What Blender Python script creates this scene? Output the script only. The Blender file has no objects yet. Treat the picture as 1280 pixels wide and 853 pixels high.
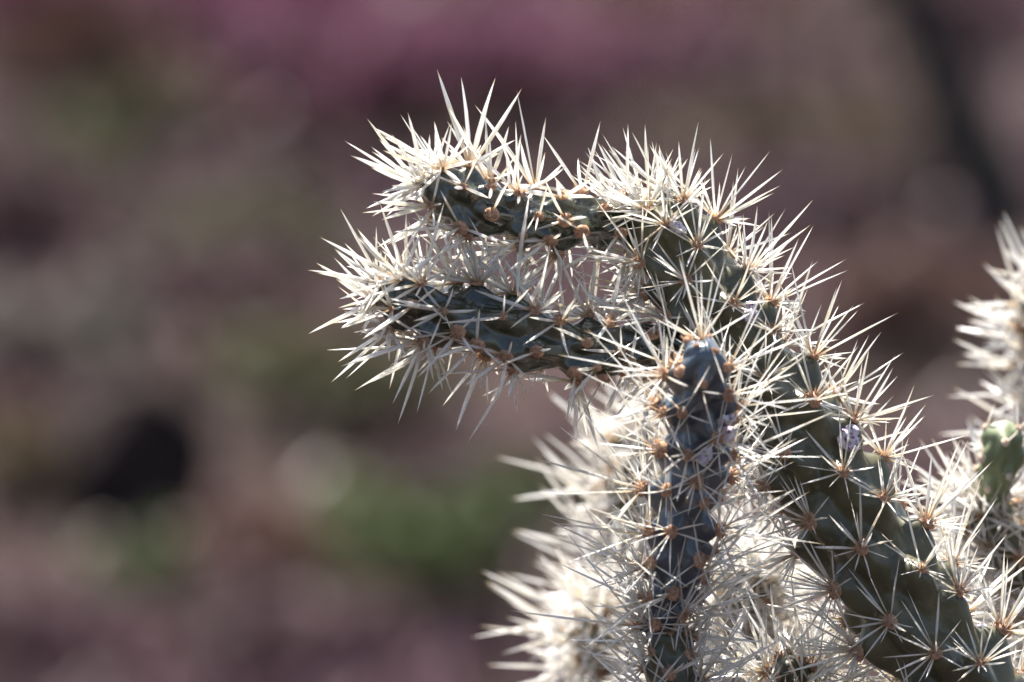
import bpy, bmesh, math, random
import numpy as np
from mathutils import Vector, Matrix
from mathutils.bvhtree import BVHTree

rnd = random.Random(7)
rng = np.random.default_rng(11)
scene = bpy.context.scene
C = scene.collection
R = math.radians

# ------------------------------------------------------------------ camera
W, H = 1280.0, 853.0
FOCUS = 3.30
CAM_H = 1.70
TILT = R(8.0)
SENSOR = 36.0
LENS = 402.7
cam_d = bpy.data.cameras.new('camera')
cam = bpy.data.objects.new('camera', cam_d)
C.objects.link(cam)
cam.location = (0, 0, CAM_H)
cam.rotation_euler = (R(90) - TILT, 0, 0)
cam_d.sensor_width = SENSOR
cam_d.lens = LENS
cam_d.clip_start = 0.05
cam_d.clip_end = 2000
cam_d.dof.use_dof = True
cam_d.dof.focus_distance = FOCUS - 0.008
cam_d.dof.aperture_fstop = 13.0
scene.camera = cam

# ------------------------------------------------------------------ world, sun, exposure
SUN_EL = R(65)
SUN_AZ = R(-24)          # measured from +Y (behind the cactus) towards +X
world = bpy.data.worlds.new('World')
scene.world = world
world.use_nodes = True
wn = world.node_tree
wn.nodes.clear()
sky = wn.nodes.new('ShaderNodeTexSky')
sky.sky_type = 'NISHITA'
sky.sun_disc = False
sky.sun_elevation = SUN_EL
sky.sun_rotation = SUN_AZ
sky.dust_density = 2.2
sky.air_density = 0.85
bg = wn.nodes.new('ShaderNodeBackground')
bg.inputs['Strength'].default_value = 0.06
wo = wn.nodes.new('ShaderNodeOutputWorld')
wn.links.new(sky.outputs[0], bg.inputs[0])
wn.links.new(bg.outputs[0], wo.inputs[0])
sun_d = bpy.data.lights.new('sun', 'SUN')
sun_d.energy = 5.0
sun_d.angle = R(0.53)
sun_d.color = (1.0, 0.965, 0.92)
sun = bpy.data.objects.new('sun', sun_d)
C.objects.link(sun)
SUN_DIR = Vector((math.sin(SUN_AZ) * math.cos(SUN_EL), math.cos(SUN_AZ) * math.cos(SUN_EL), math.sin(SUN_EL)))
sun.rotation_euler = SUN_DIR.to_track_quat('Z', 'Y').to_euler()
sun.location = SUN_DIR * 20

scene.render.engine = 'CYCLES'
scene.view_settings.view_transform = 'Standard'
scene.view_settings.look = 'None'
scene.view_settings.gamma = 1.0
scene.view_settings.exposure = 2.15
scene.cycles.use_denoising = True
scene.cycles.max_bounces = 10
scene.cycles.transmission_bounces = 6

# ------------------------------------------------------------------ pixel helpers
FWD = Vector((0, math.cos(TILT), -math.sin(TILT)))
RIGHT = Vector((1, 0, 0))
UP = Vector((0, math.sin(TILT), math.cos(TILT)))
CAM = Vector((0, 0, CAM_H))
def mpp(d): return SENSOR / LENS / W * d
def ray(px, py):
    k = SENSOR / LENS / W
    return FWD + RIGHT * ((px - W / 2) * k) + UP * ((H / 2 - py) * k)
def at(px, py, d): return CAM + ray(px, py) * d
def ground(px, py):
    r = ray(px, py)
    return CAM + r * (-CAM.z / r.z)
CAMn, RIGHTn, UPn, FWDn = (np.array(v) for v in (CAM, RIGHT, UP, FWD))
def project(P):
    q = np.asarray(P) - CAMn
    d = q @ FWDn
    k = SENSOR / LENS / W
    return np.stack([W / 2 + (q @ RIGHTn) / d / k, H / 2 - (q @ UPn) / d / k], -1)

# ------------------------------------------------------------------ materials
def mat(name):
    m = bpy.data.materials.new(name)
    m.use_nodes = True
    nt = m.node_tree
    nt.nodes.clear()
    return m, nt, nt.nodes.new('ShaderNodeOutputMaterial')
def N(nt, kind, **kw):
    n = nt.nodes.new(kind)
    for k, v in kw.items():
        if k in n.inputs: n.inputs[k].default_value = v
        else: setattr(n, k, v)
    return n
def ramp(nt, fac, stops):
    n = nt.nodes.new('ShaderNodeValToRGB')
    e = n.color_ramp.elements
    while len(e) < len(stops): e.new(0.5)
    for el, (p, c) in zip(e, stops):
        el.position = p
        el.color = (*c, 1)
    nt.links.new(fac, n.inputs[0])
    return n.outputs[0]
def noise(nt, scale, detail=4, rough=0.55, vec=None):
    n = N(nt, 'ShaderNodeTexNoise', Scale=scale, Detail=detail, Roughness=rough)
    if vec is None:
        g = nt.nodes.new('ShaderNodeNewGeometry')
        vec = g.outputs['Position']
    nt.links.new(vec, n.inputs['Vector'])
    return n.outputs['Fac']
def mixcol(nt, fac, a, b, mode='MIX'):
    n = nt.nodes.new('ShaderNodeMix')
    n.data_type = 'RGBA'
    n.blend_type = mode
    for s, v in ((n.inputs[0], fac), (n.inputs[6], a), (n.inputs[7], b)):
        if isinstance(v, (int, float)): s.default_value = v
        elif isinstance(v, tuple): s.default_value = (*v, 1)
        else: nt.links.new(v, s)
    return n.outputs[2]

def skin_material(name, c_dark, c_mid, c_pale, rough=0.33, coat=.25, spec=.5):
    m, nt, out = mat(name)
    p = N(nt, 'ShaderNodeBsdfPrincipled')
    big = ramp(nt, noise(nt, 70, 4), [(0.3, c_dark), (0.52, c_mid), (0.75, c_pale)])
    scuff = ramp(nt, noise(nt, 420, 5, 0.7), [(0.57, (0, 0, 0)), (0.70, (1, 1, 1))])
    scar = tuple(0.4 * a + 0.6 * b for a, b in zip(c_mid, (0.16, 0.15, 0.11)))
    col = mixcol(nt, scuff, big, scar)
    dots = ramp(nt, noise(nt, 900, 2), [(0.70, (0, 0, 0)), (0.74, (1, 1, 1))])
    col = mixcol(nt, dots, col, (0.02, 0.018, 0.014))
    nt.links.new(col, p.inputs['Base Color'])
    rr = N(nt, 'ShaderNodeMapRange')
    rr.inputs['To Min'].default_value = rough - 0.1
    rr.inputs['To Max'].default_value = rough + 0.18
    nt.links.new(noise(nt, 150, 5), rr.inputs['Value'])
    nt.links.new(rr.outputs[0], p.inputs['Roughness'])
    p.inputs['Coat Weight'].default_value = coat
    p.inputs['Specular IOR Level'].default_value = spec
    p.inputs['Coat Roughness'].default_value = 0.08
    b = N(nt, 'ShaderNodeBump', Strength=0.16, Distance=0.0005)
    nt.links.new(noise(nt, 500, 5, 0.65), b.inputs['Height'])
    nt.links.new(b.outputs[0], p.inputs['Normal'])
    nt.links.new(p.outputs[0], out.inputs[0])
    return m
M_SKIN = skin_material('cactus skin', (0.042, 0.039, 0.018), (0.064, 0.060, 0.029), (0.112, 0.104, 0.058), 0.34, .16, .40)
M_SKIN_GLOSS = skin_material('glossy cactus skin', (0.018, 0.022, 0.012), (0.029, 0.034, 0.019), (0.056, 0.060, 0.036), 0.20, .6, .5)
M_SKIN_SKYLIT = skin_material('waxy cactus skin tinted by sky light', (0.030, 0.040, 0.048), (0.050, 0.064, 0.080), (0.095, 0.115, 0.135), 0.30, .4, .5)  # sky light on the shaded front joint is mixed into this blue
M_BUD = skin_material('young green cactus skin', (0.075, 0.095, 0.035), (0.11, 0.135, 0.055), (0.17, 0.19, 0.09), 0.5)
M_BARK = skin_material('woody cactus bark', (0.07, 0.055, 0.04), (0.13, 0.11, 0.085), (0.2, 0.17, 0.13), 0.7)

def spine_material(name, stops):
    m, nt, out = mat(name)
    c = ramp(nt, noise(nt, 110, 3), stops)
    at_ = N(nt, 'ShaderNodeAttribute'); at_.attribute_name = 'along'
    k = ramp(nt, at_.outputs['Fac'], [(0.0, (.62, .40, .25)), (0.10, (.90, .78, .62)), (0.28, (1, 1, 1)), (0.9, (1, 1, 1)), (1.0, (.86, .72, .52))])
    c = mixcol(nt, 1.0, c, k, 'MULTIPLY')
    d = N(nt, 'ShaderNodeBsdfDiffuse')
    t = N(nt, 'ShaderNodeBsdfTranslucent')
    g = N(nt, 'ShaderNodeBsdfGlossy', Roughness=0.26)
    g.inputs['Color'].default_value = (0.9, 0.9, 0.92, 1)
    nt.links.new(c, d.inputs['Color'])
    nt.links.new(c, t.inputs['Color'])
    m1 = N(nt, 'ShaderNodeMixShader'); m1.inputs[0].default_value = 0.74
    nt.links.new(d.outputs[0], m1.inputs[1]); nt.links.new(t.outputs[0], m1.inputs[2])
    fr = N(nt, 'ShaderNodeFresnel', IOR=1.5)
    m2 = N(nt, 'ShaderNodeMixShader')
    nt.links.new(fr.outputs[0], m2.inputs[0])
    nt.links.new(m1.outputs[0], m2.inputs[1]); nt.links.new(g.outputs[0], m2.inputs[2])
    nt.links.new(m2.outputs[0], out.inputs[0])
    return m
M_SPINE = spine_material('papery spine sheath', [(0.25, (0.82, 0.73, 0.56)), (0.42, (0.92, 0.885, 0.79)), (0.6, (0.965, 0.95, 0.91))])
M_SPINE_WHITE = spine_material('sunlit spine sheath', [(0.25, (0.84, 0.77, 0.65)), (0.45, (0.93, 0.90, 0.83)), (0.64, (0.97, 0.955, 0.92))])  # paler copy of the sheath: sunlight on the rear cacti put into the colour

def simple_noise_material(name, scale, stops, rough=0.8, bump=0.0, bdist=0.01, trans=0.0):
    m, nt, out = mat(name)
    col = ramp(nt, noise(nt, scale, 6, 0.6), stops)
    p = N(nt, 'ShaderNodeBsdfPrincipled', Roughness=rough)
    p.inputs['Specular IOR Level'].default_value = 0.15
    nt.links.new(col, p.inputs['Base Color'])
    if bump:
        b = N(nt, 'ShaderNodeBump', Strength=bump, Distance=bdist)
        nt.links.new(noise(nt, scale * 3, 6, 0.65), b.inputs['Height'])
        nt.links.new(b.outputs[0], p.inputs['Normal'])
    if trans:
        t = N(nt, 'ShaderNodeBsdfTranslucent')
        nt.links.new(col, t.inputs['Color'])
        mx = N(nt, 'ShaderNodeMixShader'); mx.inputs[0].default_value = trans
        nt.links.new(p.outputs[0], mx.inputs[1]); nt.links.new(t.outputs[0], mx.inputs[2])
        nt.links.new(mx.outputs[0], out.inputs[0])
    else:
        nt.links.new(p.outputs[0], out.inputs[0])
    return m
M_AREOLE = simple_noise_material('brown felt areole', 900, [(0.3, (0.25, 0.12, 0.065)), (0.5, (0.46, 0.27, 0.17)), (0.7, (0.60, 0.40, 0.27))], 0.9, 0.6, 0.0006, 0.15)
M_AREOLE_PALE = simple_noise_material('pale felt areole', 900, [(0.3, (0.45, 0.33, 0.24)), (0.7, (0.62, 0.5, 0.4))], 0.9, 0.5, 0.0006)
M_WOOL = simple_noise_material('white wax over purple scale insects', 650, [(0.34, (0.09, 0.03, 0.07)), (0.42, (0.30, 0.17, 0.27)), (0.49, (0.66, 0.60, 0.68)), (0.7, (0.84, 0.81, 0.86))], 0.9, 0.9, 0.001)
M_GROUND = None

# ------------------------------------------------------------------ mesh helpers
def link(name, me, m, parent=None):
    if m is not None and not me.materials: me.materials.append(m)
    o = bpy.data.objects.new(name, me)
    C.objects.link(o)
    if parent is not None: o.parent = parent
    return o
def mesh_np(name, V, F, smooth=True):
    me = bpy.data.meshes.new(name)
    F = np.asarray(F, dtype=np.int32)
    n = F.shape[1]
    me.vertices.add(len(V)); me.vertices.foreach_set('co', np.asarray(V, dtype=np.float32).ravel())
    me.loops.add(F.size); me.loops.foreach_set('vertex_index', F.ravel())
    me.polygons.add(len(F)); me.polygons.foreach_set('loop_start', np.arange(0, F.size, n, dtype=np.int32))
    if smooth: me.polygons.foreach_set('use_smooth', np.ones(len(F), dtype=bool))
    me.update(calc_edges=True)
    return me
def add_along(me, n):
    a_ = me.attributes.new('along', 'FLOAT', 'POINT')
    a_.data.foreach_set('value', np.tile(np.repeat([p[0] for p in PROF], SIDES), n).astype(np.float32))
def thing(name, label, cat, loc=(0, 0, 0), group=None):
    o = bpy.data.objects.new(name, None)
    C.objects.link(o)
    o.location = loc
    o.empty_display_size = 0.05
    o['label'] = label; o['category'] = cat
    if group: o['group'] = group
    return o

# spine prototypes: unit length along Z, unit width, a slight bend, a papery flattened section
SIDES, RINGS = 5, 6
PROF = [(0.0, 0.45), (0.08, 0.72), (0.35, 1.0), (0.62, 0.92), (0.86, 0.48), (1.0, 0.02)]
def spine_proto(bend, flat, seed):
    r_ = random.Random(seed)
    V, F = [], []
    for t, w in PROF:
        for j in range(SIDES):
            a = 2 * math.pi * j / SIDES
            jit = 1 + r_.uniform(-.08, .08)
            V.append((math.cos(a) * .5 * w * jit + bend * t * t, math.sin(a) * .5 * w * flat * jit, t))
    for i in range(RINGS - 1):
        for j in range(SIDES):
            a, b = i * SIDES + j, i * SIDES + (j + 1) % SIDES
            F.append((a, b, b + SIDES, a + SIDES))
    return np.array(V), np.array(F)
PROTOS = [spine_proto(b, f, i) for i, (b, f) in enumerate([(0, .8), (.8, .6), (-.6, .65), (1.5, .7), (.3, .55), (-1.1, .75)])]
PROTO_ME = []
for i, (V, F) in enumerate(PROTOS):
    me = mesh_np('spine', V, F); add_along(me, 1); me.materials.append(M_SPINE); PROTO_ME.append(me)
PROTO_WHITE = []
for me in PROTO_ME:
    b = me.copy(); b.materials.clear(); b.materials.append(M_SPINE_WHITE); PROTO_WHITE.append(b)

# areole prototypes: a felted dome with short bristles
def areole_proto(seed):
    r_ = random.Random(seed)
    bm = bmesh.new()
    bmesh.ops.create_icosphere(bm, subdivisions=2, radius=1)
    for v in bm.verts:
        n = v.co.normalized()
        k = 1 + r_.uniform(-.14, .14)
        v.co = Vector((n.x * .8 * k, n.y * k, n.z * .55 * k))
    for _ in range(26):
        a = r_.uniform(0, 6.283); rr = math.sqrt(r_.random()) * .75
        b = Vector((math.cos(a) * rr * .8, math.sin(a) * rr, .35))
        d = Vector((math.cos(a) * rr * .7 + r_.uniform(-.3, .3), math.sin(a) * rr * .7 + r_.uniform(-.3, .3), 1)).normalized() * r_.uniform(.5, 1.15)
        s = d.orthogonal().normalized() * .07
        s2 = d.cross(s).normalized() * .07
        v = [bm.verts.new(b + s), bm.verts.new(b - s * .5 + s2), bm.verts.new(b - s * .5 - s2), bm.verts.new(b + d)]
        for f in ((0, 1, 3), (1, 2, 3), (2, 0, 3)): bm.faces.new([v[i] for i in f])
    me = bpy.data.meshes.new('areole')
    bm.to_mesh(me); bm.free()
    for p in me.polygons: p.use_smooth = True
    return me
AREOLES = [areole_proto(s) for s in range(4)]
AREOLES_PALE = []
for a in AREOLES:
    b = a.copy(); b.materials.append(M_AREOLE_PALE); AREOLES_PALE.append(b)
    a.materials.append(M_AREOLE)

# ------------------------------------------------------------------ cactus stems
def catmull(P, n=14):
    P = np.asarray(P, float)
    Q = np.vstack([2 * P[0] - P[1], P, 2 * P[-1] - P[-2]])
    out = []
    for i in range(1, len(Q) - 2):
        p0, p1, p2, p3 = Q[i - 1:i + 3]
        for t in np.linspace(0, 1, n, endpoint=False):
            out.append(.5 * ((2 * p1) + (-p0 + p2) * t + (2 * p0 - 5 * p1 + 4 * p2 - p3) * t * t + (-p0 + 3 * p1 - 3 * p2 + p3) * t ** 3))
    out.append(P[-1])
    return np.array(out)
GOLD = math.radians(137.508)

class Stem:
    """pts: [(px, py, depth, radius px)] from the base to the growing tip."""
    def __init__(s, name, root, pts, m, step=0.165, targets=(), world=False, tip=True, cut_tip=False, seed=0, relief=0.22,
                 spine_len=0.020, spine_w=0.0009, n_sp=14, res=1.0, pale=False, bare=0.0, name_label=None, ar_size=1.0, thin=.6, bare_tip=0.0, base_thin=1.0, elong=.44, lo=.35):
        rs = np.random.default_rng(seed)
        if world: P = np.array([[*p[0], p[1]] for p in pts])
        else: P = np.array([[*at(p[0], p[1], p[2]), p[3] * mpp(p[2])] for p in pts])
        D = catmull(P)
        seg = np.linalg.norm(np.diff(D[:, :3], axis=0), axis=1)
        S = np.concatenate([[0], np.cumsum(seg)])
        L = S[-1]
        ns = max(24, int(L / (0.0011 / res)))
        u = np.linspace(0, 1, ns)
        rt = D[-1, 3]
        # finer rows towards the rounded tip
        ss = L * u
        if tip: ss = np.concatenate([ss[ss < L - rt * 1.2], L - rt * 1.2 * (1 - np.sin(np.linspace(0, math.pi / 2, 26)))])
        ns = len(ss)
        A = np.stack([np.interp(ss, S, D[:, k]) for k in range(4)], 1)
        # smooth the axis a little
        T = np.gradient(A[:, :3], ss + np.arange(ns) * 1e-9, axis=0)
        T /= np.linalg.norm(T, axis=1)[:, None] + 1e-12
        n0 = np.cross(T[0], -FWDn); n0 /= np.linalg.norm(n0)
        Ns = [n0]
        for i in range(1, ns):
            n = Ns[-1] - T[i] * (Ns[-1] @ T[i]); Ns.append(n / np.linalg.norm(n))
        Nv = np.array(Ns); Bv = np.cross(T, Nv)
        rad = A[:, 3].copy()
        if tip:
            q = np.clip((ss - (L - rt * 1.2)) / (rt * 1.2), 0, 1)
            rad = rad * np.sqrt(np.clip(1 - q * q, 0.0004, 1))
        s.ss, s.A, s.T, s.Nv, s.Bv, s.rad, s.L = ss, A, T, Nv, Bv, rad, L
        s.root, s.name, s.m = root, name, m

        def lattice(s0, th0, stp):
            out, sc, k = [], s0, 0
            while sc < L:
                r = np.interp(sc, ss, rad)
                if r < 0.30 * rt and tip and sc > L * .5: break
                rb = float(np.interp(sc, ss, A[:, 3]))
                out.append((sc, th0 + k * GOLD, rb))
                sc += stp * max(.55 * rb, min(r, rb)) ; k += 1
            return np.array(out)
        s.lat_fn = lattice
        best = None
        T2 = np.array(targets, float) if len(targets) else None
        if T2 is not None:
            for stp in step * np.array([.88, .94, 1, 1.06, 1.12]):
                for s0 in np.linspace(0, stp * rad[0], 4, endpoint=False):
                    base = lattice(s0, 0, stp)
                    for th in np.linspace(0, 2 * math.pi, 90, endpoint=False):
                        l = base.copy(); l[:, 1] += th
                        X, nn = s.surf(l[:, 0], l[:, 1], 1.0)
                        fr = (nn @ -FWDn) > -0.1
                        if fr.sum() < 3: continue
                        px = project(X[fr])
                        dd = np.sqrt(((px[None] - T2[:, None]) ** 2).sum(-1)).min(1)
                        e = np.minimum(dd, 40).mean()
                        if best is None or e < best[0]: best = (e, l)
            lat = best[1]
            # move each fitted areole onto the place where the photograph shows it
            X, nn = s.surf(lat[:, 0], lat[:, 1], 1.02)
            px = project(X); fr = (nn @ -FWDn) > -0.1
            used = set()
            for t in T2:
                d = np.hypot(*(px - t).T); d[~fr] = 1e9
                for k in used: d[k] = 1e9
                k = int(np.argmin(d))
                if d[k] > 34: continue
                used.add(k)
                sc, th, rb = lat[k]
                gs = sc + np.linspace(-1, 1, 25) * .9 * rb
                gt = th + np.linspace(-1, 1, 31) * .7
                GS, GT = np.meshgrid(gs, gt, indexing='ij')
                Xg, ng = s.surf(GS.ravel(), GT.ravel(), 1.04)
                e = np.hypot(*(project(Xg) - t).T)
                e[(ng @ -FWDn) < -.05] = 1e9
                j = int(np.argmin(e))
                lat[k, 0], lat[k, 1] = GS.ravel()[j], GT.ravel()[j]
            print('FIT', name, round(best[0], 1), len(used), 'of', len(T2))
        else:
            lat = lattice(0.3 * rt * step, rs.uniform(0, 6.28), step)
        lat[:, 1] += rs.normal(0, .03, len(lat))
        s.lat = lat
        # ---- relief: elongated tubercles below each areole
        nt_ = int(84 * min(1, res * 1.1))
        th = np.linspace(0, 2 * math.pi, nt_, endpoint=False)
        Hh = np.zeros((ns, nt_))
        for sc, tk, rb in lat:
            Ls = 8 * step * rb
            uu = (ss - sc) / Ls
            sel = np.abs(uu) < 1.6
            if not sel.any(): continue
            pu = np.where(uu[sel] < 0, np.exp(-(uu[sel] / elong) ** 2), np.exp(-(uu[sel] / .23) ** 2))
            dth = (th - tk + math.pi) % (2 * math.pi) - math.pi
            width = .36
            g = np.exp(-(dth / width) ** 2)
            Hh[sel] += (pu[:, None] * g[None]) ** 3.2
        Hh = np.minimum(Hh, 1.6) ** (1 / 3.2)
        wob = sum(a_ * np.sin(ss[:, None] * f1 + th[None] * f2 + p1) for a_, f1, f2, p1 in
                  [(.012, 210, 3, rs.uniform(0, 6)), (.010, 420, -5, rs.uniform(0, 6)), (.007, 900, 7, rs.uniform(0, 6))])
        rl = (relief * np.clip((L - ss) / (1.3 * rt), .6, 1) if tip else relief * np.ones(ns))[:, None]
        rr = rad[:, None] * (1 - rl * .68 + rl * Hh + wob)
        V = A[:, None, :3] + rr[..., None] * (np.cos(th)[None, :, None] * Nv[:, None] + np.sin(th)[None, :, None] * Bv[:, None])
        V = V.reshape(-1, 3)
        i, j = np.meshgrid(np.arange(ns - 1), np.arange(nt_), indexing='ij')
        a = (i * nt_ + j).ravel(); b = (i * nt_ + (j + 1) % nt_).ravel()
        F = np.stack([a, b, b + nt_, a + nt_], 1)
        me = mesh_np(name, V, F)
        s.o = link(name, me, m, root)
        if name_label: s.o['label'] = name_label
        s.me = me
        s.bvh = BVHTree.FromPolygons([Vector(v) for v in V], [tuple(int(q) for q in f) for f in F])
        # ---- areoles and spines
        s.areoles, s.spines = [], []
        X, nn = s.surf(lat[:, 0], lat[:, 1], 1.0)
        for k in range(len(lat)):
            if rs.random() < bare: continue
            hit = s.bvh.ray_cast(Vector(X[k] + nn[k] * lat[k, 2]), Vector(-nn[k]), lat[k, 2] * 2)
            if hit[0] is None: continue
            p = np.array(hit[0]); n = nn[k]
            t = np.array([np.interp(lat[k, 0], ss, T[:, c]) for c in range(3)])
            t -= n * (t @ n); t /= np.linalg.norm(t) + 1e-9
            ax = n * math.cos(.42) + t * math.sin(.42)
            sz = (0.0016 + .055 * lat[k, 2]) * (min(1, .5 + .25 * (L - lat[k, 0]) / rt) if tip else 1) * rs.uniform(.68, 1.3) * ar_size
            s.areoles.append((p, ax, t, sz, pale))
            b1 = np.cross(ax, t); b1 /= np.linalg.norm(b1); b2 = np.cross(b1, ax)
            expo = max(float(n[2]), .95 * float(-n[2]), 1 - (L - lat[k, 0]) / (2.5 * rt) if tip else 0, .9 * float(n[1]), .88 * abs(float(n[0])), 0)
            expo = min(1, max(0, (expo - lo) / (.95 - lo))); expo = expo * expo * (3 - 2 * expo)
            bs = min(1, max(0, (lat[k, 0] / L - .28) / .36)) if base_thin < 1 else 1
            bs = base_thin + (1 - base_thin) * bs
            dens = (thin + (1 - thin) * expo) * bs
            m_ = max(1, int(round(rs.normal(n_sp * dens, 2.0))))
            nc = max(2, int(m_ * .34))
            off = rs.uniform(0, 6.28)
            grow = np.clip((L - lat[k, 0]) / (2.2 * rt), .0, 1) if tip else 1
            if tip and L - lat[k, 0] < bare_tip * rt: m_ = 0
            for q in range(m_):
                if q < nc:
                    ph = R(rs.uniform(8, 46)); az = rs.uniform(0, 6.283); ln = rs.uniform(.72, 1.12)
                else:
                    ph = R(rs.uniform(50, 84)); az = off + (q - nc) * 6.283 / (m_ - nc) + rs.normal(0, .22); ln = rs.uniform(.45, .95)
                if q >= nc: ln *= .82 + .24 * math.sin(az)
                d = ax * math.cos(ph) + (b1 * math.cos(az) + b2 * math.sin(az)) * math.sin(ph)
                d /= np.linalg.norm(d)
                base = p + (b1 * math.cos(az) + b2 * math.sin(az)) * sz * .5 * min(1, ph) + ax * sz * .15
                s.spines.append((base, d, ln * spine_len * (.8 + .2 * grow) * (.78 + .34 * expo) * (.68 + .32 * bs), spine_w * rs.uniform(.75, 1.2) * (.58 + .3 * ln + .2 * expo), int(rs.integers(len(PROTOS))), rs.uniform(0, 6.28)))

    def surf(s, sc, th, f):
        A = np.stack([np.interp(sc, s.ss, s.A[:, k]) for k in range(3)], -1)
        Nn = np.stack([np.interp(sc, s.ss, s.Nv[:, k]) for k in range(3)], -1)
        Bn = np.stack([np.interp(sc, s.ss, s.Bv[:, k]) for k in range(3)], -1)
        T_ = np.stack([np.interp(sc, s.ss, s.T[:, k]) for k in range(3)], -1)
        r = np.interp(sc, s.ss, s.rad)
        slope = np.interp(sc, s.ss, np.gradient(s.rad, s.ss + np.arange(len(s.ss)) * 1e-9))
        n = np.cos(th)[..., None] * Nn + np.sin(th)[..., None] * Bn
        X = A + (r * f)[..., None] * n
        nn = n - np.clip(slope, -3, .3)[..., None] * T_
        return X, nn / np.linalg.norm(nn, axis=-1)[..., None]

def spine_matrix(sp):
    b, d, ln, w, k, roll = sp
    z = Vector(d); x = z.orthogonal().normalized(); y = z.cross(x)
    x2 = x * math.cos(roll) + y * math.sin(roll); y2 = z.cross(x2)
    return Matrix(((x2.x * w, y2.x * w, z.x * ln, b[0]), (x2.y * w, y2.y * w, z.y * ln, b[1]), (x2.z * w, y2.z * w, z.z * ln, b[2]), (0, 0, 0, 1)))

def finish(root, stems, limit=300, white=False):
    """The spines and areoles that show largest become parts of their stem, the rest one mass."""
    inv = root.matrix_world.inverted()
    cand = []
    bvhs = [s.bvh for s in stems]
    for si, s in enumerate(stems):
        for sp in s.spines:
            b, d, ln = sp[0], sp[1], sp[2]
            pp = project(np.array([b, b + d * ln]))
            inside = all(0 < p[0] < W and 0 < p[1] < H for p in pp)
            score = float(np.hypot(*(pp[1] - pp[0])))
            if not inside: score *= .02
            else:
                mid = Vector(b + d * ln * .55)
                v = (CAM - mid).normalized()
                if any(bv.ray_cast(mid + v * .0005, v, .5)[0] is not None for bv in bvhs): score *= .05
            cand.append((score, si, sp))
    cand.sort(key=lambda c: -c[0])
    for sc, si, sp in cand[:limit]:
        o = bpy.data.objects.new('spine', (PROTO_WHITE if white else PROTO_ME)[sp[4]])
        C.objects.link(o)
        o.parent = stems[si].o
        o.matrix_local = inv @ spine_matrix(sp)
    rest = cand[limit:]
    if rest:
        Vs, Fs, off = [], [], 0
        for sc, si, sp in rest:
            Mx = np.array(inv @ spine_matrix(sp))
            V, F = PROTOS[sp[4]]
            Vs.append(V @ Mx[:3, :3].T + Mx[:3, 3]); Fs.append(F + off); off += len(V)
        sm_ = mesh_np('spines', np.vstack(Vs), np.vstack(Fs)); add_along(sm_, len(rest))
        o = link('spines', sm_, M_SPINE_WHITE if white else M_SPINE, root)
        o['kind'] = 'stuff'
    ac = []
    for si, s in enumerate(stems):
        for a in s.areoles:
            p = project(a[0][None])[0]
            ins = 0 < p[0] < W and 0 < p[1] < H
            ac.append(((1 if ins else 0) * (2 + float(a[1] @ -FWDn)), si, a))
    ac.sort(key=lambda c: -c[0])
    rest_bm = bmesh.new(); nrest = 0
    for i, (sc, si, (p, ax, t, sz, pale)) in enumerate(ac):
        z = Vector(ax); y = Vector(t) - z * z.dot(Vector(t)); y.normalize(); x = y.cross(z)
        Mx = inv @ Matrix(((x.x * sz, y.x * sz, z.x * sz, p[0]), (x.y * sz, y.y * sz, z.y * sz, p[1]), (x.z * sz, y.z * sz, z.z * sz, p[2]), (0, 0, 0, 1)))
        me = (AREOLES_PALE if pale else AREOLES)[i % 4]
        if i < limit and sc > 0:
            o = bpy.data.objects.new('areole', me); C.objects.link(o); o.parent = stems[si].o; o.matrix_local = Mx
        else:
            n0 = len(rest_bm.verts)
            rest_bm.from_mesh(me)
            rest_bm.verts.ensure_lookup_table()
            for v in rest_bm.verts[n0:]: v.co = Mx @ v.co
            nrest += 1
    if nrest:
        me = bpy.data.meshes.new('areoles'); rest_bm.to_mesh(me)
        for p in me.polygons: p.use_smooth = True
        me.materials.clear()
        o = link('areoles', me, M_AREOLE, root); o['kind'] = 'stuff'
    rest_bm.free()
    print('PLANT', root.name, 'spines', len(cand), 'areoles', len(ac))

def reparent(root, stems):
    """Meshes were made in world space; keep them there under a root that stands at the plant's base."""
    inv = root.matrix_world.inverted()
    for s in stems: s.me.transform(inv); s.me.update()

def tuft(stem, px, py, size, seed):
    r_ = random.Random(seed)
    d = ray(px, py).normalized()
    hit = stem.bvh.ray_cast(CAM, d, 10)
    if hit[0] is None:
        q = stem.bvh.find_nearest(CAM + d * 3.3 / d.dot(FWD)); p, n = q[0], q[1]
    else: p, n = hit[0], hit[1]
    if n.dot(-d) < 0: n = -n
    bm = bmesh.new()
    for c in range(6):
        n0 = len(bm.verts)
        bmesh.ops.create_icosphere(bm, subdivisions=2, radius=size * r_.uniform(.38, .62))
        bm.verts.ensure_lookup_table()
        off = Vector((r_.uniform(-1, 1), r_.uniform(-1, 1), r_.uniform(-.1, .5))) * size * .55
        for v in bm.verts[n0:]: v.co = v.co * r_.uniform(.68, 1.3) + off
    me = bpy.data.meshes.new('woolly_tuft'); bm.to_mesh(me); bm.free()
    for f in me.polygons: f.use_smooth = True
    o = link('woolly_tuft', me, M_WOOL, stem.o)
    o['label'] = 'white and purple speckled woolly tuft'
    q = n.to_track_quat('Z', 'Y').to_matrix().to_4x4()
    o.matrix_local = stem.root.matrix_world.inverted() @ Matrix.Translation(p + n * size * .4) @ q

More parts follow.
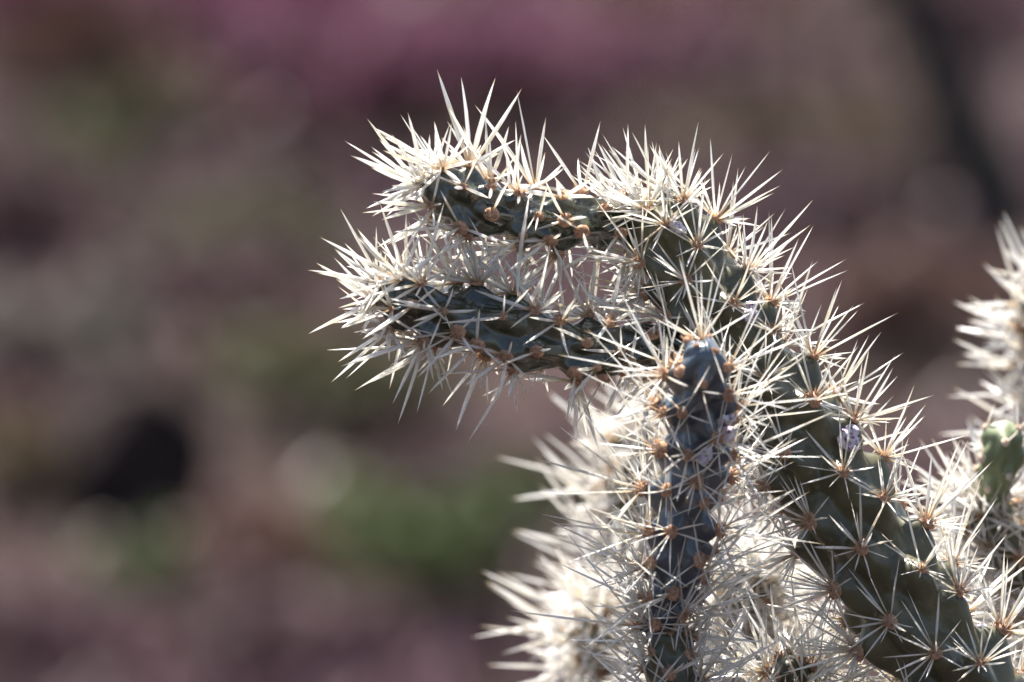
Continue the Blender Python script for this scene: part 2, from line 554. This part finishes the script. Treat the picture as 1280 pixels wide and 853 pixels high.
# ------------------------------------------------------------------ ground and scrub behind
def ground_material():
    m, nt, out = mat('mauve desert gravel')
    a = ramp(nt, noise(nt, 1.1, 4), [(0.32, (0.045, 0.022, 0.022)), (0.5, (0.043, 0.028, 0.024)), (0.66, (0.041, 0.033, 0.022))])
    b = ramp(nt, noise(nt, 9, 5, .6), [(0.35, (0.024, 0.013, 0.012)), (0.6, (0.044, 0.029, 0.026))])
    col = mixcol(nt, .5, a, b)
    p = N(nt, 'ShaderNodeBsdfPrincipled', Roughness=0.95)
    p.inputs['Specular IOR Level'].default_value = 0.08
    nt.links.new(col, p.inputs['Base Color'])
    bp = N(nt, 'ShaderNodeBump', Strength=0.8, Distance=0.03)
    nt.links.new(noise(nt, 25, 6, .65), bp.inputs['Height'])
    nt.links.new(bp.outputs[0], p.inputs['Normal'])
    nt.links.new(p.outputs[0], out.inputs[0])
    return m
M_GROUND = ground_material()
gx = np.concatenate([np.linspace(-400, -6, 12), np.linspace(-5, 5, 50), np.linspace(6, 400, 12)])
gy = np.concatenate([np.linspace(-200, -1, 8), np.linspace(0, 26, 110), np.linspace(28, 800, 16)])
GX, GY = np.meshgrid(gx, gy)
def gz(x, y):
    near = np.exp(-(np.hypot(x, y - 3.4) / 2.5) ** 2)
    return (.03 * np.sin(x * 1.7 + .6 * y) + .025 * np.sin(y * 2.1 - x * .9 + 1) + .015 * np.sin(x * 5.1 + y * 3.7)) * (1 - near)
V = np.stack([GX, GY, gz(GX, GY)], -1).reshape(-1, 3)
ny, nx = GX.shape
i, j = np.meshgrid(np.arange(ny - 1), np.arange(nx - 1), indexing='ij')
a = (i * nx + j).ravel()
gnd = link('ground', mesh_np('ground', V, np.stack([a, a + 1, a + nx + 1, a + nx], 1)), M_GROUND)
gnd['kind'] = 'structure'
def on_ground(px, py):
    p = ground(px, py)
    for _ in range(3):
        r = ray(px, py); z = float(gz(p.x, p.y)); p = CAM + r * ((z - CAM.z) / r.z)
    return p

# pebbles: one mass lying over the part of the ground in view
M_PEB = simple_noise_material('mixed gravel', 3.1, [(0.3, (0.045, 0.02, 0.026)), (0.5, (0.075, 0.05, 0.052)), (0.7, (0.17, 0.14, 0.14))], .85)
ico = bmesh.new(); bmesh.ops.create_icosphere(ico, subdivisions=1, radius=1)
IV = np.array([v.co[:] for v in ico.verts]); IF = np.array([[v.index for v in f.verts] for f in ico.faces]); ico.free()
Vs, Fs = [], []
NP = 3600
for k in range(NP):
    x, y = (rng.uniform(-1.4, 1.4), rng.uniform(8, 18)) if k < 2200 else (rng.normal(0, 3.5), abs(rng.normal(14, 5)) + 2)
    sz = rng.uniform(.006, .022) * (1 + 1.2 * (rng.random() > .95))
    A3 = np.array([sz * rng.uniform(.8, 1.3), sz * rng.uniform(.8, 1.3), sz * rng.uniform(.5, .8)])
    an = rng.uniform(0, 6.28); c, s_ = math.cos(an), math.sin(an)
    v = IV * (1 + rng.uniform(-.18, .18, (len(IV), 1))) * A3
    v = np.stack([v[:, 0] * c - v[:, 1] * s_, v[:, 0] * s_ + v[:, 1] * c, v[:, 2]], 1) + [x, y, float(gz(x, y)) + A3[2] * .4]
    Vs.append(v); Fs.append(IF + k * len(IV))
peb = link('gravel', mesh_np('gravel', np.vstack(Vs), np.vstack(Fs)), M_PEB)
peb['kind'] = 'stuff'; peb['label'] = 'mauve and grey gravel scattered over the ground'; peb['category'] = 'gravel'

def cover_material():
    m, nt, out = mat('dry low ground cover')
    c1 = ramp(nt, noise(nt, 3.2, 3), [(0.30, (.070, .066, .032)), (0.42, (.080, .054, .046)), (0.54, (.090, .056, .066)), (0.66, (.096, .042, .054)), (.78, (.098, .084, .074))])
    c2 = ramp(nt, noise(nt, 60, 3), [(0.35, (.6, .55, .55)), (0.65, (1.55, 1.5, 1.48))])
    col = mixcol(nt, 1.0, c1, c2, 'MULTIPLY')
    p = N(nt, 'ShaderNodeBsdfPrincipled', Roughness=0.42)
    p.inputs['Specular IOR Level'].default_value = 0.2
    nt.links.new(col, p.inputs['Base Color'])
    nt.links.new(p.outputs[0], out.inputs[0])
    return m
NB = 90000
core = np.arange(NB) < 36000
bx_ = np.where(core, rng.uniform(-1.3, 1.3, NB), rng.normal(0, 5, NB)); by_ = np.where(core, rng.uniform(8.4, 18, NB), rng.normal(15, 6.5, NB))
ok_ = by_ > 5.0
bx_, by_ = bx_[ok_], by_[ok_]; NB = len(bx_)
clump = .5 + .5 * np.sin(bx_ * 4.1 + np.sin(by_ * 2.3) * 2) * np.sin(by_ * 3.7 + bx_ * 1.3)
keep = rng.random(NB) < .35 + .65 * clump
bx_, by_, clump = bx_[keep], by_[keep], clump[keep]; NB = len(bx_)
base = np.stack([bx_, by_, gz(bx_, by_) - .004], 1)
an = rng.uniform(0, 6.283, NB); lean = rng.uniform(.1, 1.0, NB); hh = rng.uniform(.03, .085, NB) * (.6 + .7 * clump)
up = np.stack([np.cos(an) * np.sin(lean), np.sin(an) * np.sin(lean), np.cos(lean)], 1) * hh[:, None]
sd = np.stack([-np.sin(an + .6), np.cos(an + .6), np.zeros(NB)], 1) * rng.uniform(.002, .006, NB)[:, None]
mid_ = base + up * .55 + [0, 0, .006]
BV = np.stack([base - sd * .7, base + sd * .7, mid_ + sd, mid_ - sd, base + up + sd * .2, base + up - sd * .2], 1).reshape(-1, 3)
q0 = np.arange(NB) * 6
BF = np.vstack([np.stack([q0, q0 + 1, q0 + 2, q0 + 3], 1), np.stack([q0 + 3, q0 + 2, q0 + 4, q0 + 5], 1)])
cov = link('dry_grass', mesh_np('dry_grass', BV, BF, False), cover_material())
cov['kind'] = 'stuff'; cov['label'] = 'low dry brown and mauve ground cover behind the cactus'; cov['category'] = 'grass'

def tube(P, radii, n=7):
    P = np.asarray(P, float); V, F = [], []
    for k in range(len(P)):
        t = P[min(k + 1, len(P) - 1)] - P[max(k - 1, 0)]; t /= np.linalg.norm(t)
        u = np.cross(t, [.3, .9, .1]); u /= np.linalg.norm(u); w = np.cross(t, u)
        for q in range(n):
            a = 6.2832 * q / n
            V.append(P[k] + radii[k] * (math.cos(a) * u + math.sin(a) * w))
    for k in range(len(P) - 1):
        for q in range(n): F.append((k * n + q, k * n + (q + 1) % n, (k + 1) * n + (q + 1) % n, (k + 1) * n + q))
    return np.array(V), np.array(F)
def leaf_mat(name, c, trans=.35):
    d = tuple(x * .6 for x in c); l = tuple(min(1, x * 1.35) for x in c)
    return simple_noise_material(name, 6, [(0.3, d), (0.5, c), (0.7, l)], .6, trans=trans)
LEAF = {'olive': leaf_mat('olive leaves', (.050, .050, .024)), 'green': leaf_mat('green leaves', (.050, .068, .024)),
        'grey': leaf_mat('grey leaves', (.080, .072, .060)), 'purple': leaf_mat('purple leaves', (.105, .043, .066), .45),
        'rust': leaf_mat('rust dry leaves', (.072, .038, .030)), 'mauve': leaf_mat('mauve dry leaves', (.064, .037, .042)),
        'straw': leaf_mat('straw dry leaves', (.075, .055, .034)), 'dark': leaf_mat('dark dead leaves', (.018, .012, .014), .05)}
M_TWIG = simple_noise_material('dry twig bark', 40, [(0.3, (.07, .05, .04)), (0.7, (.16, .12, .10))], .9)
M_TRUNK = simple_noise_material('dark tree bark', 14, [(0.3, (.022, .02, .016)), (0.7, (.05, .045, .035))], .95, .8, .02)

def shrub(px, py, w, h, colour, label, n=900, leaf=.016, seed=0):
    """A low bush standing on the ground at pixel (px, py); w and h in metres."""
    r_ = np.random.default_rng(seed)
    p = on_ground(px, py)
    root = thing('desert_shrub', label, 'shrub', p, 'low scrub behind the cactus')
    Vs, Fs, off = [], [], 0
    tips = []
    for k in range(11):
        a = r_.uniform(0, 6.28); e = r_.uniform(.25, 1)
        end = np.array([math.cos(a) * w * .45 * e, math.sin(a) * w * .45 * e, h * r_.uniform(.55, .98)])
        mid = end * [.4, .4, .55] + r_.normal(0, .02, 3)
        V, F = tube([np.array([0, 0, -.02]) + r_.normal(0, .008, 3) * [1, 1, 0], mid, end], [.007, .005, .0015], 5)
        Vs.append(V); Fs.append(F + off); off += len(V); tips.append((mid, end))
    link('twigs', mesh_np('twigs', np.vstack(Vs), np.vstack(Fs)), M_TWIG, root)
    # leaves gathered in clumps round the twigs
    cl = [t[0] * (1 - f) + t[1] * f + r_.normal(0, .03, 3) * [1, 1, .5] for t in tips for f in (.3, .6, .85, 1.0)]
    V = []
    for k in range(n):
        c = cl[int(r_.integers(len(cl)))] + r_.normal(0, 1, 3) * [w * .08, w * .08, h * .09]
        c[2] = max(.008, c[2])
        d = r_.normal(0, 1, 3); d /= np.linalg.norm(d); e = np.cross(d, r_.normal(0, 1, 3)); e /= np.linalg.norm(e)
        f_ = np.cross(d, e); s_ = leaf * r_.uniform(.6, 1.3)
        V += [c - d * s_, c + e * s_ * .42 + f_ * s_ * .12, c + d * s_, c - e * s_ * .42 + f_ * s_ * .12]
    lv = link('leaves', mesh_np('leaves', np.array(V), np.arange(len(V)).reshape(-1, 4), False), LEAF[colour], root)
    return root

SHRUBS = [
    # px, py(base), width m, height m, colour, leaves, label
    (25, 330, .20, .10, 'mauve', 500, 'pale mauve scrub beside the olive tussocks'),
    (160, 215, .17, .085, 'olive', 600, 'olive green tussock in front of the rust red bush'),
    (95, 255, .13, .06, 'olive', 400, 'smaller olive tussock beside the pale mauve scrub'),
    (310, 86, .34, .17, 'purple', 1800, 'magenta purple leaved bush beyond the quartz stones'),
    (480, 190, .36, .19, 'purple', 1600, 'maroon purple bush behind the upper arm tip'),
    (660, 165, .40, .15, 'purple', 1300, 'purple bush behind the bend of the cactus'),
    (95, 120, .22, .11, 'rust', 700, 'rust red dry bush beside the magenta purple bush'),
    (240, 175, .14, .07, 'rust', 400, 'small reddish scrub below the quartz stones'),
    (860, 60, .30, .09, 'rust', 600, 'brown dry bush beyond the tallest spines'),
    (960, 210, .26, .07, 'straw', 500, 'tan scrub behind the bend of the cactus'),
    (1040, 320, .26, .07, 'mauve', 500, 'mauve scrub behind the sloping stem'),
    (30, 60, .22, .12, 'purple', 800, 'dark purple bush beside the rust red bush'),
    (850, 150, .30, .10, 'mauve', 600, 'mauve scrub beyond the tallest spines'),
    (1215, 60, .20, .09, 'mauve', 500, 'dull mauve bush beside the leaning dark trunk'),
    (1110, 440, .30, .09, 'rust', 500, 'brown scrub between the sloping stem and the right cactus'),
    (330, 345, .22, .08, 'olive', 500, 'dull olive scrub beside the lower arm tip'),
    (75, 470, .20, .075, 'grey', 600, 'grey brown scrub just beyond the dark stand-in boulder'),
    (270, 400, .20, .06, 'mauve', 500, 'mauve brown scrub beyond the grey scrub'),
    (310, 490, .16, .06, 'straw', 400, 'straw coloured scrub behind the lower arm'),
    (420, 560, .24, .09, 'olive', 600, 'olive brown scrub under the lower arm'),
    (50, 640, .13, .10, 'straw', 400, 'upright straw tussock beside the dark stand-in boulder'),
    (205, 775, .10, .055, 'green', 500, 'small green tuft in front of the dark stand-in boulder'),
    (550, 790, .20, .14, 'green', 620, 'fresh green plant beside the blurred white spines'),
    (360, 740, .20, .06, 'rust', 500, 'brown scrub between the two green plants'),
    (330, 860, .24, .07, 'mauve', 600, 'mauve scrub in front of the brown scrub'),
    (70, 870, .24, .09, 'mauve', 700, 'pale mauve scrub in front of the small green tuft'),
    (640, 640, .22, .07, 'mauve', 500, 'mauve scrub under the spiny arm tips'),
]
for k, (px, py, w, h, c, n, lab) in enumerate(SHRUBS): shrub(px, py, w, h, c, lab, n, seed=100 + k)

def rock(px, py, sx, sy, sz, m, label, seed, sub=3):
    r_ = random.Random(seed)
    bm = bmesh.new(); bmesh.ops.create_icosphere(bm, subdivisions=sub, radius=1)
    fs = [(Vector((r_.gauss(0, 1), r_.gauss(0, 1), r_.gauss(0, 1))).normalized(), r_.uniform(.62, .95)) for _ in range(14)]
    for v in bm.verts:
        n = v.co.normalized(); k = 1.0
        for d, c in fs:
            dd = n.dot(d)
            if dd > 0: k = min(k, c / dd) if dd > c * .9 else k
        v.co = Vector((n.x * k * sx, n.y * k * sy, n.z * k * sz))
    me = bpy.data.meshes.new('boulder'); bm.to_mesh(me); bm.free()
    o = link('boulder', me, m)
    p = on_ground(px, py); o.location = (p.x, p.y, p.z + sz * .55)
    o['label'] = label; o['category'] = 'rock'
    return o
M_SHADE_ROCK = simple_noise_material('dark shade stand-in', 12, [(0.3, (.012, .007, .006)), (0.7, (.03, .020, .018))], .95, .5, .01)  # for a rock added as a stand-in for a shaded gap in the scrub
M_QUARTZ = simple_noise_material('white quartz', 20, [(0.3, (.6, .55, .56)), (0.7, (.82, .78, .78))], .4, .3, .005)
rock(180, 645, .085, .08, .095, M_SHADE_ROCK, 'dark shade stand-in boulder in the scrub below the left arm tips', 3)
rock(312, 104, .034, .03, .026, M_QUARTZ, 'small white quartz stone beside the purple leaved bush', 5, 2)
rock(330, 158, .024, .022, .018, M_QUARTZ, 'smaller pale stone just below the white quartz stone', 6, 2)

# leaning dark tree, its crown above the picture
tp = on_ground(1262, 330)
tree = thing('small_tree', 'leaning dark trunked desert tree beyond the right cactus', 'tree', tp)
P = np.array([[0, 0, -.03], [-.015, 0, .08], [-.06, .01, .17], [-.10, .02, .26], [-.16, .05, .45], [-.15, .1, .8], [-.05, .15, 1.3], [.05, .2, 1.9]])
V, F = tube(catmull(P, 6), np.interp(np.linspace(0, 1, 43), [0, .2, 1], [.050, .038, .012]), 10)
link('trunk', mesh_np('trunk', V, F), M_TRUNK, tree)
tr = np.random.default_rng(77)
Vs, Fs, off, cl = [], [], 0, []
for k in range(12):
    b = np.array([-.12 + .02 * k, .1, .8 + .09 * k]); a = tr.uniform(0, 6.28)
    e = b + np.array([math.cos(a) * tr.uniform(.4, .8), math.sin(a) * tr.uniform(.4, .8), tr.uniform(.25, .7)])
    V, F = tube([b, (b + e) / 2 + [0, 0, .08], e], [.014, .009, .003], 6)
    Vs.append(V); Fs.append(F + off); off += len(V)
    cl += [b * (1 - f) + e * f + [0, 0, .05] for f in (.5, .7, .85, 1)]
link('limbs', mesh_np('limbs', np.vstack(Vs), np.vstack(Fs)), M_TRUNK, tree)
V = []
for k in range(2600):
    c = cl[int(tr.integers(len(cl)))] + tr.normal(0, .09, 3)
    d = tr.normal(0, 1, 3); d /= np.linalg.norm(d); e = np.cross(d, tr.normal(0, 1, 3)); e /= np.linalg.norm(e)
    s_ = tr.uniform(.012, .028)
    V += [c - d * s_, c + e * s_ * .4, c + d * s_, c - e * s_ * .4]
link('crown', mesh_np('crown', np.array(V), np.arange(len(V)).reshape(-1, 4), False), LEAF['green'], tree)

# ------------------------------------------------------------------ the cactus in focus
def w(px, py, d, r): return (tuple(at(px, py, d)), r * mpp(d))
base_main = at(1390, 1500, 3.34); base_main.z = 0
main = thing('cholla_cactus', 'sharp spiny cholla cactus with a hooked stem and two arms reaching out sideways', 'cactus', base_main)
bpy.context.view_layer.update()
F0 = 3.30
T_MAIN = [(784,269),(831,282),(806,326),(860,352),(869,310),(914,383),(838,393),(964,417),(956,473),(1011,502),(983,562),(1052,593),
          (962,606),(1102,625),(1016,649),(1000,689),(1078,684),(1146,718),(1048,737),(1110,777),(1173,814),(1195,743),(1080,810),(1222,833)]
s_main = Stem('main_stem', main, [(1330,1080,3.32,76),(1275,985,3.31,75),(1228,905,F0,74),(1180,828,F0,73),(1122,742,F0,72),(1064,652,F0,70),(1008,562,F0,67),
    (955,482,F0,63),(905,408,F0,60),(862,338,F0,56),(832,282,F0,51),(812,246,F0-.002,44)], M_SKIN, targets=T_MAIN, seed=1, spine_len=.0248, spine_w=.00090, n_sp=24, relief=.48, thin=.62, elong=.6)
T_UP = [(577,236),(612,269),(646,245),(671,269),(653,294),(542,256),(587,291),(706,277),(727,285)]
s_up = Stem('upper_arm', main, [(835,285,F0+.012,26),(795,277,F0+.008,29),(745,278,F0+.004,32),(700,278,F0,34),(655,275,F0-.004,37),(608,264,F0-.008,39),(565,246,F0-.012,38),(528,226,F0-.016,33)],
    M_SKIN_GLOSS, step=.235, targets=T_UP, seed=2, spine_len=.0265, spine_w=.0014, n_sp=16, relief=.5, thin=.24, base_thin=.12, lo=.55)
T_LOW = [(553,390),(629,398),(596,428),(670,438),(698,403),(596,360),(491,387),(475,352),(526,359),(532,421),(642,459),(733,429),(776,439),(717,463),(755,470),(788,451)]
s_low = Stem('lower_arm', main, [(880,425,F0+.004,26),(835,432,F0-.002,28),(795,437,F0-.006,31),(750,438,F0-.008,36),(690,431,F0-.010,41),(630,413,F0-.012,42),(570,396,F0-.014,40),(515,380,F0-.016,35),(470,367,F0-.018,28)],
    M_SKIN_GLOSS, step=.235, targets=T_LOW, seed=3, spine_len=.0255, spine_w=.0013, n_sp=16, relief=.5, thin=.32, base_thin=.16, lo=.5)
T_FR = [(888,416),(873,434),(859,427),(852,465),(880,481),(898,464),(856,514),(830,561),(892,544),(862,567),(836,611),(877,625),(816,663),(843,663),(817,701),(872,697)]
s_fr = Stem('front_joint', main, [(826,790,F0-.030,26),(836,750,F0-.034,30),(846,700,F0-.038,38),(856,620,F0-.046,44),(868,540,F0-.056,46),(876,480,F0-.068,42),(884,434,F0-.080,31)],
    M_SKIN_SKYLIT, step=.21, targets=T_FR, seed=4, spine_len=.030, spine_w=.00074, n_sp=10, relief=.6, thin=.85, bare_tip=1.0, elong=.36, name_label='waxy joint with blue sky light in its colour, in front of the stem')
s_fr2 = Stem('joint', main, [(1300,1150,3.325,40),(1150,1130,3.31,40),(960,1060,3.295,38),(880,970,3.275,34),(850,890,3.27,33),(838,820,3.27,31),(828,775,3.27,26)],
    M_SKIN, step=.21, seed=5, spine_len=.0265, spine_w=.00095, n_sp=11, relief=.3, thin=.6)
s_sm = Stem('small_joint', main, [(1230,1130,3.33,36),(1120,1060,3.33,36),(1030,960,3.325,36),(995,890,3.32,34),(986,830,3.30,26)],
    M_SKIN, step=.17, seed=6, targets=[(985,806),(1000,815),(970,818),(990,838)], spine_len=.027, spine_w=.0010, n_sp=17, relief=.3, ar_size=1.2, thin=.8, bare_tip=.7)
b0 = at(1330, 1080, 3.32)
tr_pts = [((base_main.x, base_main.y, -.04), .036), ((base_main.x + .004, base_main.y, .12), .031), ((base_main.x - .006, base_main.y, .45), .027), ((base_main.x + .004, base_main.y + .004, .78), .024),
          tuple([tuple(at(1375, 1350, 3.335)), .020]), tuple([tuple(at(1350, 1180, 3.325)), .0185]), tuple([tuple(at(1322, 1066, 3.318)), .0172])]
s_tr = Stem('trunk', main, tr_pts, M_BARK, world=True, tip=False, seed=7, step=.2, relief=.12, res=.35, spine_len=.02, spine_w=.0008, n_sp=8, bare=.45)
MAIN = [s_main, s_up, s_low, s_fr, s_fr2, s_sm, s_tr]
reparent(main, MAIN)
finish(main, MAIN)
for k, (st, px, py, sz) in enumerate([(s_main, 843, 284, .0030), (s_main, 930, 391, .0036), (s_main, 1066, 546, .0046), (s_low, 677, 385, .0026), (s_low, 714, 396, .0028),
        (s_fr, 903, 540, .0038), (s_fr, 876, 566, .0036), (s_main, 1232, 775, .0034), (s_fr, 908, 520, .003)]):
    tuft(st, px, py, sz * .92, 40 + k)

# ------------------------------------------------------------------ the blurred cactus behind on the left
DL = 3.59
base_l = at(900, 1500, DL + .02); base_l.z = 0
left = thing('cholla_cactus', 'blurred white spined cholla cactus standing behind the sky tinted front joint', 'cactus', base_l, 'blurred cholla cacti behind the sharp one')
bpy.context.view_layer.update()
l1 = Stem('joint', left, [(850,1010,DL+.01,40),(838,920,DL,40),(822,830,DL,40),(804,730,DL,40),(796,640,DL,38),(798,570,DL,34),(804,530,DL,28)], M_SKIN, step=.17, seed=21, spine_len=.031, spine_w=.0014, n_sp=11, res=.6, thin=.8)
l2 = Stem('joint', left, [(846,960,DL,32),(815,900,DL-.02,36),(790,850,DL-.03,38),(762,808,DL-.04,38),(738,772,DL-.06,30)], M_SKIN, step=.17, seed=22, spine_len=.031, spine_w=.0014, n_sp=11, res=.6, thin=.8)
l4 = Stem('joint', left, [(850,985,DL,32),(890,900,DL-.06,34),(920,830,DL-.12,34),(934,760,DL-.16,32),(940,715,DL-.18,26)], M_SKIN, step=.17, seed=24, spine_len=.029, spine_w=.00115, n_sp=14, res=.6, thin=.85)
l3 = Stem('trunk', left, [((base_l.x, base_l.y, -.04), .034), ((base_l.x, base_l.y, .4), .026), ((base_l.x - .01, base_l.y, .85), .02), (tuple(at(852, 1003, DL + .01)), .0112)],
          M_BARK, world=True, tip=False, seed=23, step=.2, relief=.12, res=.3, spine_len=.02, n_sp=7, bare=.5)
reparent(left, [l1, l2, l3, l4]); finish(left, [l1, l2, l3, l4], white=True)

# ------------------------------------------------------------------ the blurred cactus behind on the right
DR = 3.42
base_r = at(1470, 1500, DR + .06); base_r.z = 0
right = thing('cholla_cactus', 'blurred cholla cactus with a small green bud behind the thick sloping stem', 'cactus', base_r, 'blurred cholla cacti behind the sharp one')
bpy.context.view_layer.update()
r1 = Stem('joint', right, [(1385,1000,DR+.03,42),(1360,880,DR+.02,42),(1325,780,DR+.01,42),(1280,700,DR,40),(1240,650,DR-.005,34),(1216,622,DR-.01,26)], M_SKIN, step=.17, seed=31, spine_len=.026, spine_w=.00115, n_sp=17, res=.7, thin=.9)
r2 = Stem('joint', right, [(1372,940,DR+.06,40),(1362,800,DR+.09,40),(1345,640,DR+.11,40),(1325,500,DR+.12,38),(1312,400,DR+.12,36),(1308,345,DR+.12,28)], M_SKIN, step=.17, seed=32, spine_len=.025, spine_w=.0014, n_sp=11, res=.6, thin=.8)
r4 = Stem('bud', right, [(1234,652,DR-.005,11),(1240,632,DR-.012,13),(1244,606,DR-.016,22),(1251,572,DR-.018,27),(1256,542,DR-.018,28),(1259,526,DR-.018,24)], M_BUD, step=.26, seed=33,
          spine_len=.010, spine_w=.0006, n_sp=3, relief=.34, pale=True, res=.9, ar_size=.8, name_label='smooth young green bud with pale dots')
r3 = Stem('trunk', right, [((base_r.x, base_r.y, -.04), .036), ((base_r.x, base_r.y, .4), .028), ((base_r.x - .004, base_r.y, .85), .02), (tuple(at(1384, 985, DR + .035)), .013)],
          M_BARK, world=True, tip=False, seed=34, step=.2, relief=.12, res=.3, spine_len=.02, n_sp=7, bare=.5)
r4.spines = [sp for sp in r4.spines if sp[0][2] > at(1250, 560, DR).z][:14]
reparent(right, [r1, r2, r3, r4]); finish(right, [r1, r2, r3, r4], white=True)
